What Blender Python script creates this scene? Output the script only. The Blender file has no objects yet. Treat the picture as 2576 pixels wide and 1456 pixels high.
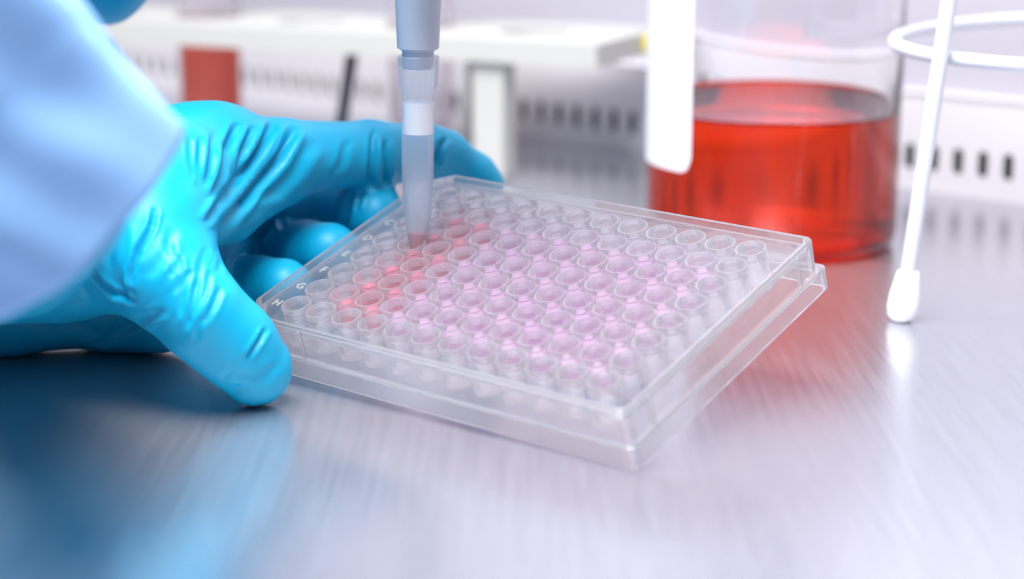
import bpy, bmesh, math, random
import numpy as np
from mathutils import Vector, Matrix

random.seed(4); rng = np.random.default_rng(7)
S = 0.001                                   # everything below is written in millimetres
scn = bpy.context.scene
C = scn.collection

# ------------------------------------------------------------------ camera
HC = 137.857; PITCH = math.radians(13.5); FPX = 4800.0
cam_d = bpy.data.cameras.new('camera'); cam = bpy.data.objects.new('camera', cam_d); C.objects.link(cam)
cam.location = (0, 0, HC * S); cam.rotation_euler = (math.pi / 2 - PITCH, 0, 0)
cam_d.sensor_width = 36; cam_d.lens = FPX / 2576 * 36
cam_d.clip_start = 0.005; cam_d.clip_end = 20
cam_d.dof.use_dof = True; cam_d.dof.focus_distance = 0.486; cam_d.dof.aperture_fstop = 7.4
scn.camera = cam

# ------------------------------------------------------------------ world, lamps, exposure
w = bpy.data.worlds.new('lab'); scn.world = w; w.use_nodes = True
bg = w.node_tree.nodes['Background']; bg.inputs[0].default_value = (0.86, 0.90, 1.0, 1); bg.inputs[1].default_value = 0.10
def area(name, loc, tgt, sx, sy, power, col=(1, 1, 1)):
    d = bpy.data.lights.new(name, 'AREA'); d.shape = 'RECTANGLE'; d.size = sx; d.size_y = sy; d.energy = power; d.color = col
    o = bpy.data.objects.new(name, d); C.objects.link(o); o.location = loc
    o.rotation_euler = (Vector(tgt) - Vector(loc)).to_track_quat('-Z', 'Y').to_euler()
    return o
area('cabinet_lamp', (-0.12, 0.36, 0.655), (0.0, 0.46, 0), 0.75, 0.28, 16, (1, 0.98, 0.97))
area('front_fill', (0.15, -1.0, 1.2), (0, 0.5, 0.05), 0.9, 0.9, 1.7, (1, 0.98, 0.98))  # added soft fill from the camera side, no lamp known there
scn.view_settings.view_transform = 'Standard'; scn.view_settings.look = 'None'
scn.view_settings.gamma = 1; scn.view_settings.use_curve_mapping = False
scn.view_settings.exposure = 0.06
cy = scn.cycles
cy.use_adaptive_sampling = True; cy.adaptive_threshold = 0.045
cy.max_bounces = 14; cy.transmission_bounces = 13; cy.glossy_bounces = 6; cy.diffuse_bounces = 3
cy.transparent_max_bounces = 24; cy.blur_glossy = 0.8; cy.sample_clamp_indirect = 6

# ------------------------------------------------------------------ helpers
ct, st = math.cos(PITCH), math.sin(PITCH)
def at(px, py, Y):
    """the point of the place seen at (px, py) of the photo at distance Y (mm) from the camera foot"""
    a, b = (px - 1288) / FPX, -(py - 728) / FPX
    d = np.array([a, ct + b * st, b * ct - st]); d = d / d[1] * Y
    return d + np.array([0, 0, HC])
def to_px(P):
    P = np.asarray(P, float); X, Y, Z = P[..., 0], P[..., 1], P[..., 2] - HC
    dep = Y * ct - Z * st; up = Y * st + Z * ct
    return 1288 + FPX * X / dep, 728 - FPX * up / dep, dep

def tag(o, label=None, cat=None, group=None, kind=None):
    if label: o['label'] = label
    if cat: o['category'] = cat
    if group: o['group'] = group
    if kind: o['kind'] = kind
    return o
def empty(name, loc=(0, 0, 0), rot=None):
    o = bpy.data.objects.new(name, None); C.objects.link(o); o.empty_display_size = 0.01
    o.location = Vector(loc) * S
    if rot is not None: o.rotation_euler = rot
    return o
def mesh(name, verts, faces, mat=None, parent=None, smooth=False, sharp=None):
    me = bpy.data.meshes.new(name)
    me.from_pydata([tuple(float(c) * S for c in v) for v in verts], [], [tuple(int(i) for i in f) for f in faces]); me.update()
    if smooth: me.polygons.foreach_set('use_smooth', [True] * len(me.polygons))
    if smooth and sharp: me.set_sharp_from_angle(angle=math.radians(sharp))
    if mat: me.materials.append(mat)
    o = bpy.data.objects.new(name, me); C.objects.link(o)
    if parent: o.parent = parent
    return o
class MB:
    def __init__(s): s.v = []; s.f = []
    def add(s, v, f):
        n = len(s.v); s.v += [tuple(p) for p in v]; s.f += [tuple(i + n for i in q) for q in f]; return s
    def box(s, lo, hi, M=None):
        x0, y0, z0 = lo; x1, y1, z1 = hi
        v = [(x0, y0, z0), (x1, y0, z0), (x1, y1, z0), (x0, y1, z0), (x0, y0, z1), (x1, y0, z1), (x1, y1, z1), (x0, y1, z1)]
        if M: v = [tuple(M @ Vector(p)) for p in v]
        return s.add(v, [(3, 2, 1, 0), (4, 5, 6, 7), (0, 1, 5, 4), (1, 2, 6, 5), (2, 3, 7, 6), (3, 0, 4, 7)])
    def lathe(s, prof, n=32, cap0=False, cap1=False, closed=False, org=(0, 0, 0)):
        """revolve (r, z) pairs round z"""
        v = []; f = []; m = len(prof)
        for r, z in prof:
            for k in range(n):
                a = 2 * math.pi * k / n; v.append((org[0] + r * math.cos(a), org[1] + r * math.sin(a), org[2] + z))
        for i in range(m if closed else m - 1):
            j = (i + 1) % m
            for k in range(n):
                l = (k + 1) % n; f.append((i * n + k, i * n + l, j * n + l, j * n + k))
        if cap0: f.append(tuple(range(n))[::-1])
        if cap1: f.append(tuple((m - 1) * n + k for k in range(n)))
        return s.add(v, f)
    def tube(s, pts, rad, n=16, closed=False, caps=True):
        P = [np.array(p, float) for p in pts]; m = len(P)
        rad = [rad] * m if not hasattr(rad, '__len__') else rad
        v = []; f = []; up = np.array([0.13, 0.07, 1.0])
        for i in range(m):
            t = (P[(i + 1) % m] - P[i - 1]) if closed else P[min(i + 1, m - 1)] - P[max(i - 1, 0)]
            t /= np.linalg.norm(t); a = np.cross(t, up)
            if np.linalg.norm(a) < 0.2: a = np.cross(t, np.array([1.0, 0, 0]))
            a /= np.linalg.norm(a); b = np.cross(t, a)
            for k in range(n):
                q = 2 * math.pi * k / n; v.append(tuple(P[i] + rad[i] * (math.cos(q) * a + math.sin(q) * b)))
        for i in range(m if closed else m - 1):
            j = (i + 1) % m
            for k in range(n):
                l = (k + 1) % n; f.append((i * n + k, i * n + l, j * n + l, j * n + k))
        if caps and not closed: f.append(tuple(range(n))[::-1]); f.append(tuple((m - 1) * n + k for k in range(n)))
        return s.add(v, f)
    def build(s, name, mat=None, parent=None, smooth=False, sharp=35, fix=True, bevel=0):
        o = mesh(name, s.v, s.f, mat, parent, False)
        me = o.data
        if fix:
            bm = bmesh.new(); bm.from_mesh(me); bmesh.ops.recalc_face_normals(bm, faces=bm.faces); bm.to_mesh(me); bm.free()
        if smooth:
            me.polygons.foreach_set('use_smooth', [True] * len(me.polygons)); me.set_sharp_from_angle(angle=math.radians(sharp))
        if bevel:
            b = o.modifiers.new('bevel', 'BEVEL'); b.width = bevel * S; b.segments = 3; b.limit_method = 'ANGLE'
        return o

# ------------------------------------------------------------------ materials
def pmat(name, col, rough=0.5, **kw):
    m = bpy.data.materials.new(name); m.use_nodes = True
    b = m.node_tree.nodes['Principled BSDF']
    b.inputs['Base Color'].default_value = (*col, 1); b.inputs['Roughness'].default_value = rough
    for k, v in kw.items():
        b.inputs[k].default_value = v
    return m
def noise_bump(m, scale, strength, dist=0.0002, stretch=(1, 1, 1), detail=4, rot=0, rough_mix=None, col_mix=None):
    nt = m.node_tree; N = nt.nodes; L = nt.links; b = N['Principled BSDF']
    tc = N.new('ShaderNodeTexCoord'); mp = N.new('ShaderNodeMapping'); mp.inputs['Scale'].default_value = stretch
    mp.inputs['Rotation'].default_value = (0, 0, rot)
    nz = N.new('ShaderNodeTexNoise'); nz.inputs['Scale'].default_value = scale; nz.inputs['Detail'].default_value = detail
    L.new(tc.outputs['Object'], mp.inputs[0]); L.new(mp.outputs[0], nz.inputs['Vector'])
    bu = N.new('ShaderNodeBump'); bu.inputs['Strength'].default_value = strength; bu.inputs['Distance'].default_value = dist
    L.new(nz.outputs['Fac'], bu.inputs['Height']); L.new(bu.outputs[0], b.inputs['Normal'])
    if rough_mix:
        mr = N.new('ShaderNodeMapRange'); mr.inputs['To Min'].default_value = rough_mix[0]; mr.inputs['To Max'].default_value = rough_mix[1]
        L.new(nz.outputs['Fac'], mr.inputs['Value']); L.new(mr.outputs[0], b.inputs['Roughness'])
    if col_mix:
        mc = N.new('ShaderNodeMix'); mc.data_type = 'RGBA'; mc.inputs['A'].default_value = (*col_mix[0], 1); mc.inputs['B'].default_value = (*col_mix[1], 1)
        L.new(nz.outputs['Fac'], mc.inputs['Factor']); L.new(mc.outputs['Result'], b.inputs['Base Color'])
    return m
M = {}
M['steel'] = noise_bump(pmat('brushed_steel', (0.70, 0.69, 0.73), 0.2, Metallic=0.85), 60, 0.25, 0.00012,
                        stretch=(9, 0.35, 1), rot=math.radians(-6), rough_mix=(0.16, 0.30), col_mix=((0.52, 0.52, 0.58), (0.62, 0.62, 0.68)))
M['wall'] = noise_bump(pmat('cabinet_wall', (0.47, 0.46, 0.53), 0.35, Metallic=0.1), 30, 0.05)
M['white_panel'] = noise_bump(pmat('white_panel', (0.66, 0.65, 0.69), 0.35), 40, 0.03)
M['dark'] = noise_bump(pmat('dark_recess', (0.012, 0.012, 0.03), 0.6), 60, 0.05)
M['ceiling'] = noise_bump(pmat('ceiling_white', (0.85, 0.85, 0.88), 0.6), 20, 0.05)
M['rack'] = noise_bump(pmat('rack_plastic', (0.45, 0.455, 0.435), 0.4), 80, 0.03)
M['yellow'] = noise_bump(pmat('yellow_tab', (0.72, 0.62, 0.10), 0.4), 80, 0.03)
M['coat_wire'] = noise_bump(pmat('white_coating', (0.66, 0.69, 0.76), 0.25), 300, 0.03)
M['glove'] = noise_bump(pmat('nitrile', (0.0, 0.37, 0.62), 0.46, **{'Specular IOR Level': 0.4}), 900, 0.12, 0.0002)
M['gown'] = noise_bump(pmat('gown_fabric', (0.27, 0.51, 0.92), 0.8), 2500, 0.2, 0.0002)
M['label'] = noise_bump(pmat('label_paper', (0.74, 0.74, 0.79), 0.5), 200, 0.02)
M['grey_plastic'] = noise_bump(pmat('pipette_grey', (0.50, 0.54, 0.63), 0.35), 200, 0.02)
M['blue_cap'] = noise_bump(pmat('cap_blue', (0.03, 0.15, 0.5), 0.4), 200, 0.02)
M['filter'] = noise_bump(pmat('filter_white', (0.93, 0.93, 0.95), 0.8), 900, 0.2)
def clear(name, col, ior, rough=0.0):
    return pmat(name, col, rough, **{'Transmission Weight': 1.0, 'IOR': ior})
def hazy(name, col, ior, haze, thru, rough=0.02):
    m = noise_bump(clear(name, col, ior, rough), 120, 0.02); nt = m.node_tree; N = nt.nodes; L = nt.links
    a = N.new('ShaderNodeMixShader'); t = N.new('ShaderNodeBsdfTransparent'); a.inputs[0].default_value = thru; t.inputs[0].default_value = (*col, 1)
    b = N.new('ShaderNodeMixShader'); d = N.new('ShaderNodeMixShader'); b.inputs[0].default_value = haze; e1 = N.new('ShaderNodeBsdfTranslucent'); e2 = N.new('ShaderNodeBsdfDiffuse')
    e1.inputs[0].default_value = e2.inputs[0].default_value = (*col, 1); L.new(e1.outputs[0], d.inputs[1]); L.new(e2.outputs[0], d.inputs[2])
    L.new(N['Principled BSDF'].outputs[0], a.inputs[1]); L.new(t.outputs[0], a.inputs[2])
    L.new(a.outputs[0], b.inputs[1]); L.new(d.outputs[0], b.inputs[2]); L.new(b.outputs[0], N['Material Output'].inputs['Surface'])
    return m
M['well_plastic'] = hazy('well_polystyrene', (0.995, 0.98, 1.0), 1.42, 0.14, 0.28)
M['polystyrene'] = hazy('plate_polystyrene', (0.995, 0.99, 1.0), 1.5, 0.02, 0.30)
M['frame_plastic'] = hazy('frame_polystyrene', (0.995, 0.99, 1.0), 1.5, 0.12, 0.15)
M['mark'] = hazy('moulded_mark', (1.0, 1.0, 1.0), 1.5, 0.35, 0.2)
M['tubeplastic'] = hazy('tube_plastic', (0.98, 0.96, 0.98), 1.3, 0.05, 0.6)
M['glass'] = noise_bump(clear('bottle_glass', (0.99, 0.98, 0.99), 1.47), 30, 0.01)
M['pink_medium'] = noise_bump(clear('pink_medium', (1.0, 0.30, 0.55), 1.34), 30, 0.005)
M['red_medium'] = hazy('red_medium', (1.0, 0.05, 0.004), 1.34, 0.05, 0.0, 0.0)
M['coral_medium'] = hazy('coral_medium', (1.0, 0.27, 0.19), 1.34, 0.95, 0.0)
M['well_rose'] = hazy('well_rose', (1.0, 0.30, 0.46), 1.34, 0.75, 0.3)
M['well_lilac'] = hazy('well_lilac', (1.0, 0.68, 0.96), 1.34, 0.75, 0.3)
M['well_violet'] = hazy('well_violet', (0.98, 0.64, 0.98), 1.34, 0.75, 0.3)
# frosted polypropylene of the pipette tip
M['tip_liquid'] = hazy('tip_liquid', (1.0, 0.62, 0.66), 1.34, 0.4, 0.5)
M['tip'] = hazy('frosted_tip', (0.95, 0.97, 1.0), 1.25, 0.16, 0.5, 0.2)

# ------------------------------------------------------------------ the setting
WO = np.array([29.0, 854.0]); WU = np.array([0.762, -0.648]); WU /= np.linalg.norm(WU)
def wall_y(x): return WO[1] + (x - WO[0]) * WU[1] / WU[0]
wv_ = [(-760, 60), (700, 60), (700, wall_y(700) + 12), (-760, wall_y(-760) + 12)]
work = MB().add([(x, y, z) for z in (-30, 0) for x, y in wv_], [(3, 2, 1, 0), (4, 5, 6, 7), (0, 1, 5, 4), (1, 2, 6, 5), (2, 3, 7, 6), (3, 0, 4, 7)]).build('work_surface', M['steel'])
tag(work, 'brushed stainless steel work surface under the hand, plate and bottle', 'work surface')
WO = np.array([29.0, 854.0]); WU = np.array([0.762, -0.648]); WU /= np.linalg.norm(WU); WN = np.array([WU[1], -WU[0]])  # WN faces the camera
ang_w = math.atan2(WU[1], WU[0])
Mw = Matrix.Translation((WO[0], WO[1], 0)) @ Matrix.Rotation(ang_w, 4, 'Z')       # local x along wall, -y towards the camera
wb = MB().box((-900, 14, 0), (700, 34, 700), Mw).build('wall_back', M['wall']); tag(wb, kind='structure')
cl = MB().box((-900, 60, 690), (900, 1700, 710)).build('ceiling', M['ceiling']); tag(cl, kind='structure')

def hole_cells(cells, loop, z0, z1, cw, ch, n, M4=None):
    """a plate of cells (cx, cy), each cw x ch with a hole whose outline is loop (n points, counter-clockwise)"""
    mb = MB(); 
    def rim(a):   # point on the rectangle boundary in direction a
        c, s_ = math.cos(a), math.sin(a); k = min(cw / 2 / abs(c) if abs(c) > 1e-9 else 1e9, ch / 2 / abs(s_) if abs(s_) > 1e-9 else 1e9)
        return (c * k, s_ * k)
    corner = math.atan2(ch, cw); angs = []
    for (cx, cy) in cells:
        inner = loop; out = []
        for (x, y) in inner:
            out.append(rim(math.atan2(y, x)))
        # snap nearest ones to the corners
        for sx in (1, -1):
            for sy in (1, -1):
                tgt = (sx * cw / 2, sy * ch / 2); i = min(range(n), key=lambda q: (out[q][0] - tgt[0]) ** 2 + (out[q][1] - tgt[1]) ** 2); out[i] = tgt
        v = [(cx + x, cy + y, z1) for x, y in inner] + [(cx + x, cy + y, z1) for x, y in out] + [(cx + x, cy + y, z0) for x, y in inner] + [(cx + x, cy + y, z0) for x, y in out]
        f = []
        for k in range(n):
            l = (k + 1) % n
            f += [(k, n + k, n + l, l), (2 * n + l, 3 * n + l, 3 * n + k, 2 * n + k), (l, 2 * n + l, 2 * n + k, k)]
        if M4 is not None: v = [tuple(M4 @ Vector(p)) for p in v]
        mb.add(v, f)
    return mb
# slotted air vent panel: local frame x along wall, y up the wall, z towards camera
vp = empty('vent_panel', (WO[0], WO[1], 0)); vp.rotation_euler = (0, 0, ang_w)
tag(vp, 'white panel with a row of dark slots along the foot of the back wall', 'vent panel')
sl = []
for k in range(9): a = math.pi * (k / 8); sl.append((2.1 * math.cos(a), 3.3 + 1.85 * math.sin(a)))
for k in range(9): a = math.pi + math.pi * (k / 8); sl.append((2.1 * math.cos(a), -3.3 + 1.85 * math.sin(a)))
R4 = Matrix(((1, 0, 0, 0), (0, 0, -1, 0), (0, 1, 0, 0), (0, 0, 0, 1)))             # (x, y, z) -> (x, -z, y)
cells = [(10.5 * i, 13.2) for i in range(-60, 50)]
hb = hole_cells(cells, sl, -1.5, 0, 10.5, 14, 18, R4)
hb.box((cells[0][0] - 5.25, 0, 0), (cells[-1][0] + 5.25, 1.5, 6.2)); hb.box((cells[0][0] - 5.25, 0, 20.2), (cells[-1][0] + 5.25, 1.5, 38)).box((cells[0][0] - 5.25, 0, 36.5), (cells[-1][0] + 5.25, 14, 38))
hb.build('panel', M['white_panel'], vp)
MB().box((cells[0][0] - 5.2, 9.5, 0), (cells[-1][0] + 5.2, 13.5, 36.4)).build('slot_shade', M['dark'], vp)  # near-black sheet, the shade inside the slots put into its colour

# ------------------------------------------------------------------ the well plate
PT = Matrix(((0.7715, 0.6069, -0.1911), (-0.6359, 0.7253, -0.2638), (-0.0215, 0.3251, 0.9454)))
PO = Vector((-70.925, 482.311, 2.742))
PTe = PT.to_quaternion().to_matrix().to_euler()
PTm = PTe.to_matrix()
def pw(x, y, z): return np.array(PO + PTm @ Vector((x, y, z)))
plate = empty('well_plate', PO, PTe)
tag(plate, 'clear plastic 96 well plate with pink liquid, tilted and held by the gloved hand', 'well plate')
LX, LY, LZ, INS = 127.76, 85.48, 14.35, 1.7
def outline(ins, ch, rad):
    """plan outline of the plate at an inset, left corners cut by ch, right corners rounded by rad"""
    x0, x1, y0, y1 = ins, LX - ins, ins, LY - ins; o = []
    def arc(cx, cy, a0): return [(cx + rad * math.cos(a0 + math.pi / 2 * k / 5), cy + rad * math.sin(a0 + math.pi / 2 * k / 5)) for k in range(6)]
    o += arc(x1 - rad, y0 + rad, -math.pi / 2); o += arc(x1 - rad, y1 - rad, 0)
    k1 = [(x0 + ch * (1 - q / 5), y1 - ch * 0.02 - ch * 0.98 * (q / 5)) for q in range(6)]; o += k1
    o += [(x0 + ch * (q / 5), y0 + ch * (1 - q / 5)) for q in range(6)]
    return o
prof = [(0, 0, 1.2), (0, 5.7, 1.2), (0.35, 5.93, 1.2), (INS, 5.93, 1.2), (INS + 0.1, 13.9, 7), (INS + 0.35, LZ, 7), (INS + 1.25, LZ, 7), (INS + 1.4, 12.75, 6.4),
        (4.0, 12.75, 6), (4.0, 11.55, 6), (INS + 1.25, 11.55, 6.2), (INS + 1.2, 5.2, 6.2), (INS + 0.9, 4.75, 1), (1.25, 4.7, 1), (1.15, 0, 1)]
fr = MB(); nn = 24; V = []; F = []
for ins, z, ch in prof:
    V += [(x, y, z) for x, y in outline(ins, ch, 2.2 if z < 6.5 else 1.8)]
for i in range(len(prof)):
    j = (i + 1) % len(prof)
    for k in range(nn):
        l = (k + 1) % nn; F.append((i * nn + k, i * nn + l, j * nn + l, j * nn + k))
fr.add(V, F)
# little strengthening ribs between the wall and the skirt
fr.box((24, 0.9, 5.2), (24.8, 1.9, 13.5)); fr.box((LX - 1.9, 10, 5.2), (LX - 0.9, 10.8, 13.5)); fr.box((LX - 1.9, 74, 5.2), (LX - 0.9, 74.8, 13.5)); fr.box((100, 0.9, 0.5), (100.8, 1.9, 5.6))
fr.build('frame', M['frame_plastic'], plate, smooth=True, sharp=25)
WX = [14.38 + 9 * i for i in range(12)]; WY = [11.24 + 9 * j for j in range(8)]
n = 40; hl = [(4.03 * math.cos(2 * math.pi * k / n), 4.03 * math.sin(2 * math.pi * k / n)) for k in range(n)]
dk = hole_cells([(x, y) for x in WX for y in WY], hl, 11.6, 12.7, 9, 9, n)
# border of the deck between the well block and the rim
bx0, bx1, by0, by1 = WX[0] - 4.5, WX[-1] + 4.5, WY[0] - 4.5, WY[-1] + 4.5
c6 = 6.0
ob = [(4.05 + c6, 4.05), (LX - 4.05, 4.05), (LX - 4.05, LY - 4.05), (4.05 + c6, LY - 4.05), (4.05, LY - 4.05 - c6), (4.05, 4.05 + c6)]
ib = [(bx0, by0), (bx1, by0), (bx1, by1), (bx0, by1), (bx0, by1 - 1), (bx0, by0 + 1)]
v = [(x, y, z) for z in (12.7, 11.6) for L_ in (ob, ib) for x, y in L_]; f = []
for k in range(6):
    l = (k + 1) % 6; f += [(k, l, 6 + l, 6 + k), (12 + l, 12 + k, 18 + k, 18 + l), (12 + k, 12 + l, l, k)]
dk.add(v, f)
dk.build('deck', M['polystyrene'], plate)
# one well: open tube with a flat floor and a raised rim
wp = [(0.01, 4.7), (3.15, 4.7), (3.3, 5.0), (3.42, 14.0), (3.55, 14.2), (3.85, 14.2), (4.0, 14.0), (3.95, 5.0), (3.85, 3.4), (3.2, 3.2), (3.0, 3.7), (0.01, 3.7)]
wm = MB(); wm.lathe(wp, 32, closed=False); wmo = wm.build('well', M['well_plastic'], plate, smooth=True, sharp=40)
well_me = wmo.data; C.objects.unlink(wmo); bpy.data.objects.remove(wmo)
def liq_mesh(h, mat):
    m = MB(); m.lathe([(0.01, 4.66), (3.2, 4.66), (3.36, 5.1), (3.42, h + 0.55), (3.2, h + 0.2), (2.6, h), (0.01, h - 0.1)], 28)
    o = m.build('liquid', M[mat], None, smooth=True, sharp=50); me = o.data; C.objects.unlink(o); bpy.data.objects.remove(o); return me
LQ = {('rose', k): liq_mesh(9.6 + k * 0.4, 'well_rose') for k in range(2)}
LQ.update({('lilac', k): liq_mesh(8.6 + k * 0.5, 'well_lilac') for k in range(2)}); LQ.update({('violet', k): liq_mesh(8.4 + k * 0.5, 'well_violet') for k in range(2)})
for j, y in enumerate(WY):
    for i, x in enumerate(WX):
        o = bpy.data.objects.new('well', well_me); C.objects.link(o); o.parent = plate; o.location = (x * S, y * S, 0)
        if 0 < i < 11 and 0 < j < 7:
            kind = 'rose' if i < 3 else ('violet' if rng.random() < 0.22 else 'lilac')
            q = bpy.data.objects.new('liquid', LQ[(kind, int(rng.integers(2)))]); C.objects.link(q); q.parent = o
            if kind == 'rose': q['label'] = 'rose pink liquid'
# embossed row letters down the left rim
for j, y in enumerate(WY):
    cu = bpy.data.curves.new('letter', 'FONT'); cu.body = 'HGFEDCBA'[j]; cu.size = 3.6 * S; cu.extrude = 0.16 * S; cu.align_x = 'CENTER'; cu.align_y = 'CENTER'
    co = bpy.data.objects.new('letter', cu); C.objects.link(co); dg = bpy.context.evaluated_depsgraph_get()
    me = bpy.data.meshes.new_from_object(co.evaluated_get(dg)); C.objects.unlink(co); bpy.data.objects.remove(co)
    me.materials.clear(); me.materials.append(M['mark'])
    o = bpy.data.objects.new('row_letter', me); C.objects.link(o); o.parent = plate; o.location = (7.0 * S, y * S, 12.88 * S)

# ------------------------------------------------------------------ pipette with filter tip
tipw = pw(WX[1], WY[4], 6.2)
top = at(1052, 0, tipw[1]); pd = Vector(top - tipw); plen = pd.length
pip = empty('pipette', tipw); pip.rotation_euler = pd.to_track_quat('Z', 'X').to_euler()
tag(pip, 'grey pipette with a translucent filter tip dipping into the well plate', 'pipette')
ZT = 0.0
# distances along the axis that match the photo
def along(py):
    lo, hi = 0.0, 200.0
    for _ in range(40):
        m_ = (lo + hi) / 2; y_ = to_px(tipw + np.array(pd.normalized()) * m_)[1]
        if y_ > py: lo = m_
        else: hi = m_
    return lo
zc, zs, zf0, zf1, zn = along(140), along(225), along(335), along(258), along(172)
zb = along(128)
tb = MB().lathe([(0.5, 0), (1.1, 0), (2.3, 7), (3.75, 15), (4.2, 24), (4.45, zs - 2), (4.55, zs), (5.3, zs + 1.2), (5.65, zc - 0.3), (5.4, zc), (4.5, zc), (4.3, zs + 1), (3.9, zs - 2), (3.6, 22), (3.1, 15), (1.7, 7)], 40, closed=True)
tip_o = tb.build('tip', M['tip'], pip, smooth=True, sharp=40)
MB().lathe([(0.01, zf0), (3.85, zf0), (4.0, zf1), (0.01, zf1)], 32).build('filter', M['filter'], tip_o, smooth=True)
MB().lathe([(0.01, 0.3), (0.6, 0.3), (1.75, 7), (2.3, 10), (0.01, 10.2)], 24).build('liquid', M['tip_liquid'], tip_o, smooth=True)
MB().lathe([(0.01, zn), (3.6, zn), (4.1, zn + 0.8), (4.2, zb), (5.5, zb + 0.8), (5.7, zb + 5), (6.1, zb + 14), (6.6, zb + 45), (8, zb + 60), (8, zb + 62)], 40).build('shaft', M['grey_plastic'], pip, smooth=True)
MB().lathe([(0.01, zb + 36), (9, zb + 37), (11.5, zb + 44), (13, zb + 110), (14, zb + 150), (12, zb + 175), (0.01, zb + 176)], 32).build('handle', M['grey_plastic'], pip, smooth=True)
MB().lathe([(0.01, zb + 174), (4, zb + 174), (4, zb + 188), (7, zb + 189), (7, zb + 193), (0.01, zb + 194)], 24).build('plunger', M['filter'], pip, smooth=True)

# ------------------------------------------------------------------ gloved hands: signed distance field -> surface nets -> creases
def capsule(P, a, b, ra, rb):
    a = np.asarray(a, float); b = np.asarray(b, float); ab = b - a
    t = np.clip(((P - a) @ ab) / (ab @ ab), 0, 1)
    return np.sqrt(((P - a - t[..., None] * ab) ** 2).sum(-1)) - (ra + (rb - ra) * t)
def smin(a, b, k):
    h = np.clip(0.5 + 0.5 * (b - a) / k, 0, 1); return b * (1 - h) + a * h - k * h * (1 - h)
def surface_nets(fn, lo, hi, h):
    nx, ny, nz = [int((hi[i] - lo[i]) / h) + 2 for i in range(3)]
    xs = lo[0] + h * np.arange(nx); ys = lo[1] + h * np.arange(ny); zs_ = lo[2] + h * np.arange(nz)
    D = np.empty((nx, ny, nz), np.float32)
    for i0 in range(0, nx, 24):
        G = np.stack(np.meshgrid(xs[i0:i0 + 24], ys, zs_, indexing='ij'), -1); D[i0:i0 + 24] = fn(G.reshape(-1, 3)).reshape(G.shape[:3])
    sg = D < 0
    cs = np.zeros((nx - 1, ny - 1, nz - 1), np.int8)
    offs = [(i, j, k) for i in (0, 1) for j in (0, 1) for k in (0, 1)]
    for o in offs: cs += sg[o[0]:nx - 1 + o[0], o[1]:ny - 1 + o[1], o[2]:nz - 1 + o[2]]
    act = (cs > 0) & (cs < 8); idx = -np.ones(act.shape, np.int64); idx[act] = np.arange(act.sum()); ci = np.argwhere(act)
    acc = np.zeros((len(ci), 3)); cnt = np.zeros(len(ci))
    for a in offs:
        for ax in range(3):
            if a[ax]: continue
            b = list(a); b[ax] = 1
            da = D[ci[:, 0] + a[0], ci[:, 1] + a[1], ci[:, 2] + a[2]]; db = D[ci[:, 0] + b[0], ci[:, 1] + b[1], ci[:, 2] + b[2]]
            m = (da < 0) != (db < 0); t = np.where(m, da / np.where(m, da - db, 1), 0)
            p = np.array(a, float)[None].repeat(len(ci), 0); p[:, ax] += t
            acc[m] += p[m]; cnt[m] += 1
    V = np.array(lo) + h * (ci + acc / cnt[:, None]); Q = []
    for ax in range(3):
        u, v_ = (ax + 1) % 3, (ax + 2) % 3
        s0 = [slice(1, -1)] * 3; s0[ax] = slice(0, -1); s1 = list(s0); s1[ax] = slice(1, None)
        A = sg[tuple(s0)]; B = sg[tuple(s1)]
        e = np.argwhere(A != B); e = e + np.array([0 if q == ax else 1 for q in range(3)])
        ins = sg[e[:, 0], e[:, 1], e[:, 2]]
        def cell(du, dv): c = e.copy(); c[:, u] -= du; c[:, v_] -= dv; return idx[c[:, 0], c[:, 1], c[:, 2]]
        q = np.stack([cell(1, 1), cell(0, 1), cell(0, 0), cell(1, 0)], 1)
        q[~ins] = q[~ins][:, ::-1]; Q.append(q)
    Q = np.concatenate(Q); return V, Q[(Q >= 0).all(1)]
def subdivide(V, Q):
    E = np.sort(np.concatenate([Q[:, [0, 1]], Q[:, [1, 2]], Q[:, [2, 3]], Q[:, [3, 0]]]), 1)
    key = E[:, 0] * (len(V) + 1) + E[:, 1]; uk, inv = np.unique(key, return_inverse=True)
    a, b = uk // (len(V) + 1), uk % (len(V) + 1); em = (V[a] + V[b]) / 2; fm = V[Q].mean(1)
    n0, n1 = len(V), len(V) + len(em); m = len(Q); e = [n0 + inv[k * m:(k + 1) * m] for k in range(4)]; c = n1 + np.arange(m)
    NQ = np.concatenate([np.stack([Q[:, k], e[k], c, e[k - 1]], 1) for k in range(4)])
    return np.concatenate([V, em, fm]), NQ
def grad(fn, V, e=0.15):
    g = np.stack([fn(V + d) - fn(V - d) for d in np.eye(3) * e], 1); return g / (np.linalg.norm(g, axis=1, keepdims=True) + 1e-9)
def polyd(x, y, pts):
    """distance (px) to a polyline and the running 0..1 parameter"""
    best = np.full(x.shape, 1e9); par = np.zeros(x.shape); sd = np.zeros(x.shape); n_ = len(pts) - 1
    for i in range(n_):
        ax, ay = pts[i]; bx, by = pts[i + 1]; dx, dy = bx - ax, by - ay; l2 = dx * dx + dy * dy
        t = np.clip(((x - ax) * dx + (y - ay) * dy) / l2, 0, 1); qx, qy = x - ax - t * dx, y - ay - t * dy; d = np.hypot(qx, qy)
        m = d < best; best[m] = d[m]; par[m] = ((i + t) / n_)[m]; sd[m] = np.sign(qx * dy - qy * dx)[m]
    return best, par, sd

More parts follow.
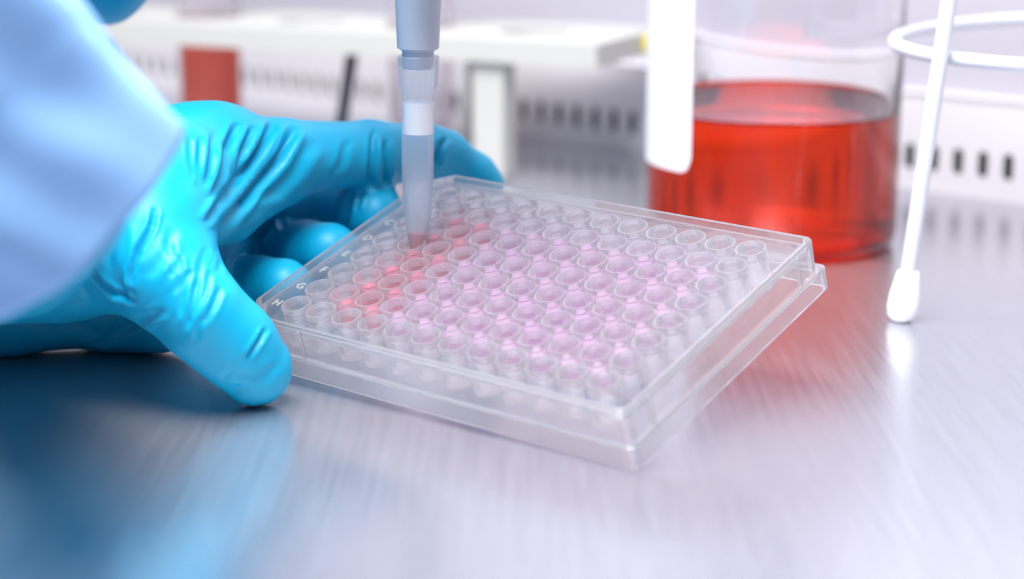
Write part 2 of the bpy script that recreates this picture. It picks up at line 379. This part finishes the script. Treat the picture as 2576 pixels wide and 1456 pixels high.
def hand_sdf(P):
    def chain(pts, k=1.5):
        d = None
        for (a, ra), (b, rb) in zip(pts[:-1], pts[1:]):
            c = capsule(P, a, b, ra, rb); d = c if d is None else smin(d, c, k)
        return d
    A = at
    body = chain([(A(-330, 120, 325), 21), (A(-130, 290, 334), 20), (A(70, 470, 352), 17.5), (A(20, 575, 425), 19), (A(0, 590, 455), 20), (A(170, 590, 468), 20), (A(365, 590, 462), 15.5)], 8)        # forearm, thenar
    body = smin(body, chain([(A(-60, 560, 480), 18), (A(240, 480, 497), 17), (A(480, 410, 508), 14.5), (A(560, 385, 510), 12.5)], 6), 9)   # index metacarpal
    body = smin(body, chain([(A(365, 590, 462), 14), (A(420, 440, 480), 13), (A(520, 395, 505), 12)], 6), 9)                      # web
    body = smin(body, chain([(A(0, 640, 500), 16), (A(260, 600, 512), 15), (A(520, 510, 524), 12)], 6), 8)
    palm = chain([(A(-300, 760, 470), 13), (A(0, 775, 500), 12), (A(300, 772, 505), 11.2), (A(400, 775, 500), 10.5), (A(490, 715, 512), 10)], 6)         # little finger side
    palm = smin(palm, chain([(A(0, 700, 505), 14), (A(300, 690, 512), 13), (A(515, 620, 522), 11)], 6), 6)
    body = smin(body, palm, 4)
    thumb = chain([(A(345, 640, 460), 15), (A(425, 700, 452), 12.2), (A(515, 800, 447), 10.4), (A(580, 860, 449), 9.9), (A(640, 924, 452), 9.3)], 4)
    body = smin(body, chain([(A(440, 560, 470), 9), (A(560, 520, 500), 9.5), (A(700, 440, 519), 9)], 4), 6)
    body = smin(body, thumb, 6)
    index = chain([(A(540, 395, 508), 12.8), (A(700, 400, 519), 11.0), (A(930, 385, 540), 8.9), (A(1060, 385, 553), 8.3), (A(1115, 398, 558), 7.8), (A(1190, 448, 561), 7.2), (A(1212, 470, 561), 6.8)], 3)
    middle = chain([(A(520, 505, 524), 11.5), (A(650, 525, 547), 11.0), (A(790, 530, 552), 10.6), (A(872, 530, 549), 9.6), (A(930, 533, 540), 9.2), (A(950, 545, 536), 8.4)], 2)
    ring = chain([(A(515, 615, 522), 10.5), (A(600, 636, 540), 10.2), (A(700, 636, 537), 9.6), (A(775, 634, 529), 9.0), (A(828, 636, 522), 8.4)], 2)
    little = chain([(A(490, 715, 512), 9), (A(570, 726, 521), 8.8), (A(650, 722, 516), 8.4), (A(712, 720, 508.5), 7.9)], 2)
    fg = smin(smin(middle, ring, 1.0), little, 1.0)
    body = smin(body, fg, 4); body = smin(body, index, 3.5)
    return body
hs = lambda V: hand_sdf(V)
V, Q = surface_nets(hs, (-170, 296, -3), (2, 578, 150), 1.25)
V = V.copy()
V, Q = subdivide(V, Q)
for _ in range(2):
    d = hs(V); V -= grad(hs, V) * d[:, None]
Nn = grad(hs, V)
# creases of the stretched nitrile, laid out where the photo shows them (px polyline, width px, depth mm, raised side)
px, py, dep = to_px(V)
view = V - np.array([0, 0, HC]); view /= np.linalg.norm(view, axis=1, keepdims=True); facing = np.clip(-(view * Nn).sum(1) * 2.2, 0, 1)
CR = [([(690, 305), (650, 380), (575, 480), (522, 565)], 11, 1.5), ([(745, 318), (700, 400), (620, 490), (540, 590)], 12, 1.5),
      ([(640, 318), (612, 370), (585, 440), (548, 500)], 9, 0.8), ([(598, 310), (570, 370), (552, 450), (540, 500)], 10, 1.1),
      ([(538, 330), (530, 400), (520, 470)], 9, 0.6), ([(505, 340), (500, 400), (505, 470)], 8, 0.35), ([(478, 340), (480, 400), (490, 450)], 7, 0.3),
      ([(790, 350), (740, 430), (660, 510)], 16, 0.55), ([(940, 325), (936, 400), (926, 472)], 8, 0.8), ([(968, 350), (972, 420), (966, 470)], 8, 0.9), ([(875, 350), (865, 400), (850, 440)], 10, 0.4),
      ([(1120, 345), (1103, 380), (1093, 415)], 8, 1.0),
      ([(213, 590), (218, 640), (238, 695), (285, 735), (345, 762)], 6, 0.9), ([(190, 600), (205, 640), (230, 700)], 7, 0.5), ([(236, 600), (240, 640), (245, 670)], 6, 0.6),
      ([(275, 560), (276, 640), (290, 720), (320, 750)], 13, 0.7), ([(312, 560), (305, 640), (306, 720), (325, 750)], 12, 0.7), ([(392, 520), (380, 575), (350, 630), (333, 690), (332, 752)], 7, 1.0),
      ([(150, 650), (180, 700), (240, 760)], 12, 0.5), ([(120, 690), (170, 735), (220, 770)], 12, 0.4), ([(440, 570), (415, 640), (370, 700)], 14, 0.35),
      ([(420, 600), (440, 660), (430, 700)], 10, 0.35), ([(500, 690), (488, 760), (470, 830)], 10, 0.7), ([(480, 680), (462, 720), (455, 800)], 9, 0.5), ([(528, 680), (518, 730), (500, 790), (492, 860)], 8, 0.55),
      ([(556, 720), (535, 770), (505, 820)], 9, 0.6), ([(450, 640), (455, 690), (440, 740)], 8, 0.4), ([(520, 620), (505, 660), (500, 700)], 8, 0.3), ([(560, 640), (548, 690)], 8, 0.3),
      ([(668, 826), (648, 862), (618, 905)], 6, 0.8), ([(580, 940), (640, 945), (700, 920)], 10, 0.4), ([(600, 905), (580, 935), (560, 950)], 8, 0.3),
      ([(575, 985), (640, 960), (690, 940)], 12, 0.35),
      ([(706, 490), (708, 530), (712, 590)], 7, 1.1), ([(885, 480), (872, 530), (860, 590)], 9, 0.9), ([(910, 480), (895, 530)], 6, 0.6), ([(690, 500), (680, 560), (640, 600)], 8, 0.8),
      ([(650, 600), (655, 650), (640, 690)], 8, 0.7), ([(675, 600), (678, 680)], 7, 0.6), ([(780, 600), (760, 660)], 10, 0.3), ([(640, 640), (610, 680), (590, 730)], 8, 0.9),
      ([(560, 520), (620, 500), (700, 470)], 14, 0.4), ([(540, 640), (600, 600), (680, 570)], 14, 0.4),
      ([(140, 800), (260, 840), (380, 790)], 16, 0.6), ([(60, 790), (160, 840)], 16, 0.5), ([(240, 870), (330, 820), (420, 780)], 10, 0.5)]
D = np.zeros(len(V))
for ci_, (pts, wd, dp) in enumerate(CR):
    d, t, sd = polyd(px, py, pts); x = d / wd
    env = np.clip(np.minimum(t, 1 - t) * 6, 0, 1) ** 0.7 * (d < wd * 5)
    if pts[0][0] > 630 and 470 < pts[0][1] < 660: env = env * (V[:, 1] > 528)
    D += env * dp * (1.45 if ci_ < 12 else 1.1) * (-np.exp(-x * x) + 0.55 * np.exp(-(x - 1.9) ** 2 / 0.8))
# fine wavering of the film
wv = np.zeros(len(V))
for k in range(14):
    q = rng.normal(size=3); q /= np.linalg.norm(q); wv += np.sin(V @ (q * rng.uniform(0.12, 0.4)) + rng.uniform(0, 6.3)) * 0.06
V = V + Nn * (np.clip(D, -2.4, 1.1) * facing + wv)[:, None]
V[:, 2] = np.maximum(V[:, 2], 0.15)
person = empty('person', (-150, 300, 0))
tag(person, 'person in pale blue gown and turquoise gloves gripping the plate by its short side', 'person')
off = np.array([-150, 300, 0])
gl = mesh('glove', V - off, Q, M['glove'], person, smooth=True); gl['label'] = 'turquoise glove gripping the plate between thumb and fingers'

# the other hand round the pipette handle, almost all of it above the picture
ph = tipw + np.array(pd.normalized()) * (zb + 70)
def hand2(P):
    def chain(pts, k=4):
        d = None
        for (a, ra), (b, rb) in zip(pts[:-1], pts[1:]):
            c = capsule(P, a, b, ra, rb); d = c if d is None else smin(d, c, k)
        return d
    c = ph; kn = c + np.array([-62, 28, 0])
    w0 = c + np.array([-125, 32, -22]); heel = at(262, -28, 585)
    b = chain([(w0 + np.array([-60, -10, 10]), 25), (w0, 25), (kn + np.array([10, 0, 15]), 22)], 8)
    b = smin(b, chain([(w0, 22), (heel + np.array([-8, 0, 16]), 17), (heel + np.array([0, 0, 2]), 11), (heel + np.array([26, -8, 24]), 13), (kn + np.array([5, 0, -18]), 13)], 8), 12)
    b = smin(b, chain([(w0, 22), (kn + np.array([22, -10, 30]), 18)], 8), 8)
    zz = [30, 10, -10, -28]
    for i, z in enumerate(zz):
        r = [9, 9.2, 8.8, 7.8][i]
        base = kn + np.array([26, 6, z]); f_ = chain([(base, r + 2), (c + np.array([4, 27, z]), r), (c + np.array([27, 8, z - 2]), r), (c + np.array([22, -17, z - 3]), r - .5), (c + np.array([4, -25, z - 3]), r - 1)], 3)
        b = smin(b, f_, 2.5)
    th = chain([(w0 + np.array([30, -12, 22]), 17), (c + np.array([-34, -24, 45]), 12), (c + np.array([-14, -20, 72]), 10.5), (c + np.array([-4, -14, 84]), 9.5)], 5)
    return smin(b, th, 6)
lo = ph + np.array([-235, -60, -110]); hi = ph + np.array([50, 130, 120])
V2, Q2 = surface_nets(hand2, lo, hi, 2.5); V2, Q2 = subdivide(V2, Q2)
V2 -= grad(hand2, V2) * hand2(V2)[:, None]
g2 = mesh('glove', V2 - off, Q2, M['glove'], person, smooth=True); g2['label'] = 'turquoise glove round the pipette handle at the top edge'

# gown sleeves: loose gathered tubes with an open, thickened cuff
def sleeve(path, radii, seed, fold, name='sleeve', nseg=96, steps=70):
    r_ = np.random.default_rng(seed); P = [np.array(p, float) for p in path]; n_ = len(P)
    ph_ = r_.uniform(0, 6.28, 10); V = []; F = []
    for i in range(steps):
        s_ = i / (steps - 1) * (n_ - 1); k = min(int(s_), n_ - 2); t = s_ - k
        c = P[k] * (1 - t) + P[k + 1] * t; tg = P[k + 1] - P[k]; tg /= np.linalg.norm(tg)
        a = np.cross(tg, [0, 0, 1.0]); a /= np.linalg.norm(a); b = np.cross(tg, a); r = np.interp(s_, range(n_), radii)
        u = i / (steps - 1)
        for q in range(nseg):
            th = 2 * math.pi * q / nseg
            f_ = fold * (0.8 * math.sin(5 * th + ph_[0] + 3 * u) + 0.5 * math.sin(9 * th + ph_[1] + 4 * math.sin(3 * u)) + 0.25 * math.sin(u * 26 + 2 * math.sin(2 * th + ph_[2])))
            f_ *= 0.35 + 0.65 * min(1, u * 5)
            V.append(c + (r + f_) * (math.cos(th) * a + math.sin(th) * b) - off)
    for i in range(steps - 1):
        for q in range(nseg):
            l = (q + 1) % nseg; F.append((i * nseg + q, i * nseg + l, (i + 1) * nseg + l, (i + 1) * nseg + q))
    o = mesh(name, V, F, M['gown'], person, smooth=True)
    md = o.modifiers.new('thick', 'SOLIDIFY'); md.thickness = 0.0012; md.offset = -1
    return o
sleeve([at(185, 535, 345), at(-110, 252, 336), at(-560, -170, 322), (-240, 270, 190), (-520, 120, 230)], [26.5, 28, 34, 46, 58], 3, 2.6)['label'] = 'pale blue gown sleeve over the wrist of the hand holding the plate'
w0 = ph + np.array([-160, 26, -16])
sleeve([w0, w0 + np.array([-40, -6, 8]), w0 + np.array([-160, -60, 40])], [30, 36, 48], 5, 2.5)['label'] = 'pale blue gown sleeve above the picture'

# ------------------------------------------------------------------ media bottle
BX, BY = 88.6, 648.0
def placeXY(pxx, Y, z): d_ = Y * ct - (z - HC) * st; return (pxx - 1288) / FPX * d_
BX = placeXY(1945, BY, 40)
bot = empty('media_bottle', (BX, BY, 0)); tag(bot, 'round glass bottle of bright red liquid with a white label, behind the plate', 'bottle')
R = 43.0
bp = [(0.01, 1.6), (36, 1.0), (38, 0.2), (40, 0.2), (42.3, 2.2), (R, 6), (R, 112), (40, 124), (30, 136), (20, 144), (16, 150), (16, 170), (14, 170), (14, 150),
      (18, 142.5), (28.5, 134), (38, 122.5), (R - 2, 111), (R - 2, 7), (39, 4.0), (34, 3.2), (0.01, 3.6)]
MB().lathe(bp, 96).build('bottle_body', M['glass'], bot, smooth=True, sharp=50)
LQZ = 45.5
MB().lathe([(0.01, 3.45), (34, 3.05), (39.1, 3.85), (R - 1.85, 6.9), (R - 1.85, LQZ + 1.2), (R - 2.6, LQZ + 0.3), (R - 4, LQZ), (0.01, LQZ)], 96).build('liquid', M['red_medium'], bot, smooth=True, sharp=50)
MB().lathe([(0.01, 168), (14, 168), (22, 152), (22, 178), (20, 180), (0.01, 180)], 48).build('cap', M['blue_cap'], bot, smooth=True)
def wrap(a0, a1, z0, z1, r, cr=5, nn_=40, nz=14):
    """curved label with rounded lower corners; angles from the camera side, clockwise seen from above"""
    base = math.atan2(-BY, -BX); V = []; F = []
    for s_ in (0, 0.25):
        for j in range(nz + 1):
            for i in range(nn_ + 1):
                u = i / nn_; aw = math.radians(a0 + (a1 - a0) * u); arc = min(u, 1 - u) * math.radians(abs(a1 - a0)) * r
                low = z0 + (cr - math.sqrt(max(0, cr * cr - (cr - arc) ** 2)) if arc < cr else 0)
                z = low + (z1 - low) * j / nz; a = base + aw
                V.append(((r + s_) * math.cos(a), (r + s_) * math.sin(a), z))
    W_ = nn_ + 1; H = (nz + 1) * W_
    for j in range(nz):
        for i in range(nn_):
            k = j * W_ + i; F.append((k, k + W_, k + W_ + 1, k + 1)); F.append((H + k, H + k + 1, H + k + W_ + 1, H + k + W_))
    ed = [j * W_ for j in range(nz + 1)]; 
    for j in range(nz): F.append((j * W_, H + j * W_, H + (j + 1) * W_, (j + 1) * W_)); F.append((j * W_ + nn_, (j + 1) * W_ + nn_, H + (j + 1) * W_ + nn_, H + j * W_ + nn_))
    for i in range(nn_): F.append((i, i + 1, H + i + 1, H + i)); k = nz * W_ + i; F.append((k, H + k, H + k + 1, k + 1))
    return V, F
MB().add(*wrap(-112, -37.5, 28.5, 105, R + 0.15)).build('label', M['label'], bot, smooth=True, sharp=40)

# ------------------------------------------------------------------ white wire ring stand
fx, fy = 113.4, 536.0
rs = empty('ring_stand', (205, 590, 0)); tag(rs, 'white coated wire stand with a round ring and ball feet, right of the bottle', 'stand')
ro = np.array([205, 590, 0.0]); RR = 72.0; rc = np.array([placeXY(2262, 585, 76) + RR, 585, 76.0])
MB().tube([rc - ro + RR * np.array([math.cos(2 * math.pi * k / 96), math.sin(2 * math.pi * k / 96), 0.03 * math.cos(2 * math.pi * k / 96)]) for k in range(96)], 2.1, 14, closed=True).build('ring', M['coat_wire'], rs, smooth=True)
def leg(ftx, fty, tilt_top):
    a = np.array([ftx, fty, 6.0]) - ro; b = np.array(tilt_top) - ro
    l_ = MB().tube([a + (b - a) * t for t in np.linspace(0, 1, 8)], 2.3, 16).build('leg', M['coat_wire'], rs, smooth=True)
    d = b - a; d /= np.linalg.norm(d); base = a - d * 0
    prof_ = [(0.01, -6.0), (2.6, -5.8), (4.1, -4.2), (4.55, -1.5), (4.2, 2.5), (3.5, 6.0), (3.0, 8.2), (2.4, 8.6)]
    mb = MB(); n_ = 24; VV = []
    for r, z in prof_:
        for k in range(n_):
            q = 2 * math.pi * k / n_; VV.append(tuple(a + np.array([d[0] * z, d[1] * z, z]) + r * np.array([math.cos(q), math.sin(q), 0])))
    FF = [(i * n_ + k, i * n_ + (k + 1) % n_, (i + 1) * n_ + (k + 1) % n_, (i + 1) * n_ + k) for i in range(len(prof_) - 1) for k in range(n_)]
    mb.add(VV, FF); mb.build('foot', M['filter'], l_, smooth=True, sharp=60)
tl = at(2392, -30, 550); leg(fx, fy, tl + (tl - np.array([fx, fy, 6])) * 0.9)
leg(272, 548, (252, 556, 170)); leg(200, 652, (196, 636, 170))

# ------------------------------------------------------------------ tube rack with two tubes, dark rod
ra_ = math.radians(-25); rk = empty('tube_rack', (33, 744, 0)); rk.rotation_euler = (0, 0, ra_)
tag(rk, 'white plastic tube rack on short posts at the back of the work surface', 'rack')
Mrk = Matrix.Translation((33, 744, 0)) @ Matrix.Rotation(ra_, 4, 'Z')
def rack_x(pxt, y, z):
    lo_, hi_ = -400.0, 50.0
    for _ in range(40):
        m_ = (lo_ + hi_) / 2; hi_, lo_ = (m_, lo_) if to_px(Mrk @ Vector((m_, y, z)))[0] > pxt else (hi_, m_)
    return lo_
h0, h3 = rack_x(1345, 38, 50), rack_x(528, 38, 40); HP = (h0 - h3) / 3
HXs = [h0 - HP * k for k in range(5)]
def circ(r, n_): return [(r * math.cos(2 * math.pi * k / n_), r * math.sin(2 * math.pi * k / n_)) for k in range(n_)]
sh = hole_cells([(x, 38) for x in HXs], circ(14.8, 40), 48, 57, HP, 60, 40)
sh.box((HXs[0] + HP / 2, 8, 48), (0, 68, 57)).box((HXs[-1] - 40, 8, 48), (HXs[-1] - HP / 2, 68, 57)).box((HXs[-1] - 40, 0, 48), (0, 8, 57)).box((HXs[-1] - 40, 68, 48), (0, 76, 57))
sh.build('shelf', M['rack'], rk)
MB().box((-2, 50, 49), (4, 76, 56)).build('end_tab', M['yellow'], rk, bevel=1)
for x in (rack_x(1240, 8, 20) - 7, rack_x(210, 8, 20)):
    for y in (3, 60):
        x = x if y == 3 else rack_x(1222, 66, 20) - 7 if x > -150 else rack_x(535, 66, 20) - 7
        MB().box((x, y, 0), (x + 14, y + 12, 48)).build('post', M['rack'], rk, bevel=1)
Mrk = Matrix.Translation((33, 744, 0)) @ Matrix.Rotation(ra_, 4, 'Z')
def tube50(hx, lab, liqm, zl):
    c = Mrk @ Vector((hx, 38, 0)); t = empty('centrifuge_tube', (c.x, c.y, 0)); tag(t, lab, 'tube', 'large tubes in the white rack')
    MB().lathe([(0.01, 0.5), (3, 0.8), (13.2, 15), (13.8, 18), (14.3, 108), (14.5, 112), (13.2, 112), (13.0, 108), (12.6, 18), (12, 15.6), (2.5, 2.6), (0.01, 2.4)], 48).build('tube_body', M['tubeplastic'], t, smooth=True, sharp=40)
    MB().lathe([(0.01, 2.5), (2.6, 2.65), (12.1, 15.6), (12.7, 18), (12.75, zl), (0.01, zl)] if zl > 20 else [(0.01, 2.5), (2.6, 2.65), (2.6 + (zl - 2.65) * 0.73, zl), (0.01, zl)], 40).build('liquid', M[liqm], t, smooth=True, sharp=40)
    MB().lathe([(0.01, 112.5), (16.5, 112.5), (17, 113), (17, 124), (16.5, 125), (0.01, 125)], 48).build('cap', M['filter'], t, smooth=True)
tube50(HXs[1], 'clear tube with a little pink liquid in its tip, behind the pipette', 'pink_medium', 14)
tube50(HXs[3], 'tube filled with coral red liquid in the left part of the rack', 'coral_medium', 47)
rd = MB().tube([at(858, 318, 812), at(888, 120, 800)], 2.6, 14); 
rd.build('dark_rod', M['dark'], None, smooth=True); tag(bpy.data.objects['dark_rod'], 'thin dark rod leaning against the front of the white rack', 'rod')  # plain rod shape for a thin dark upright bar
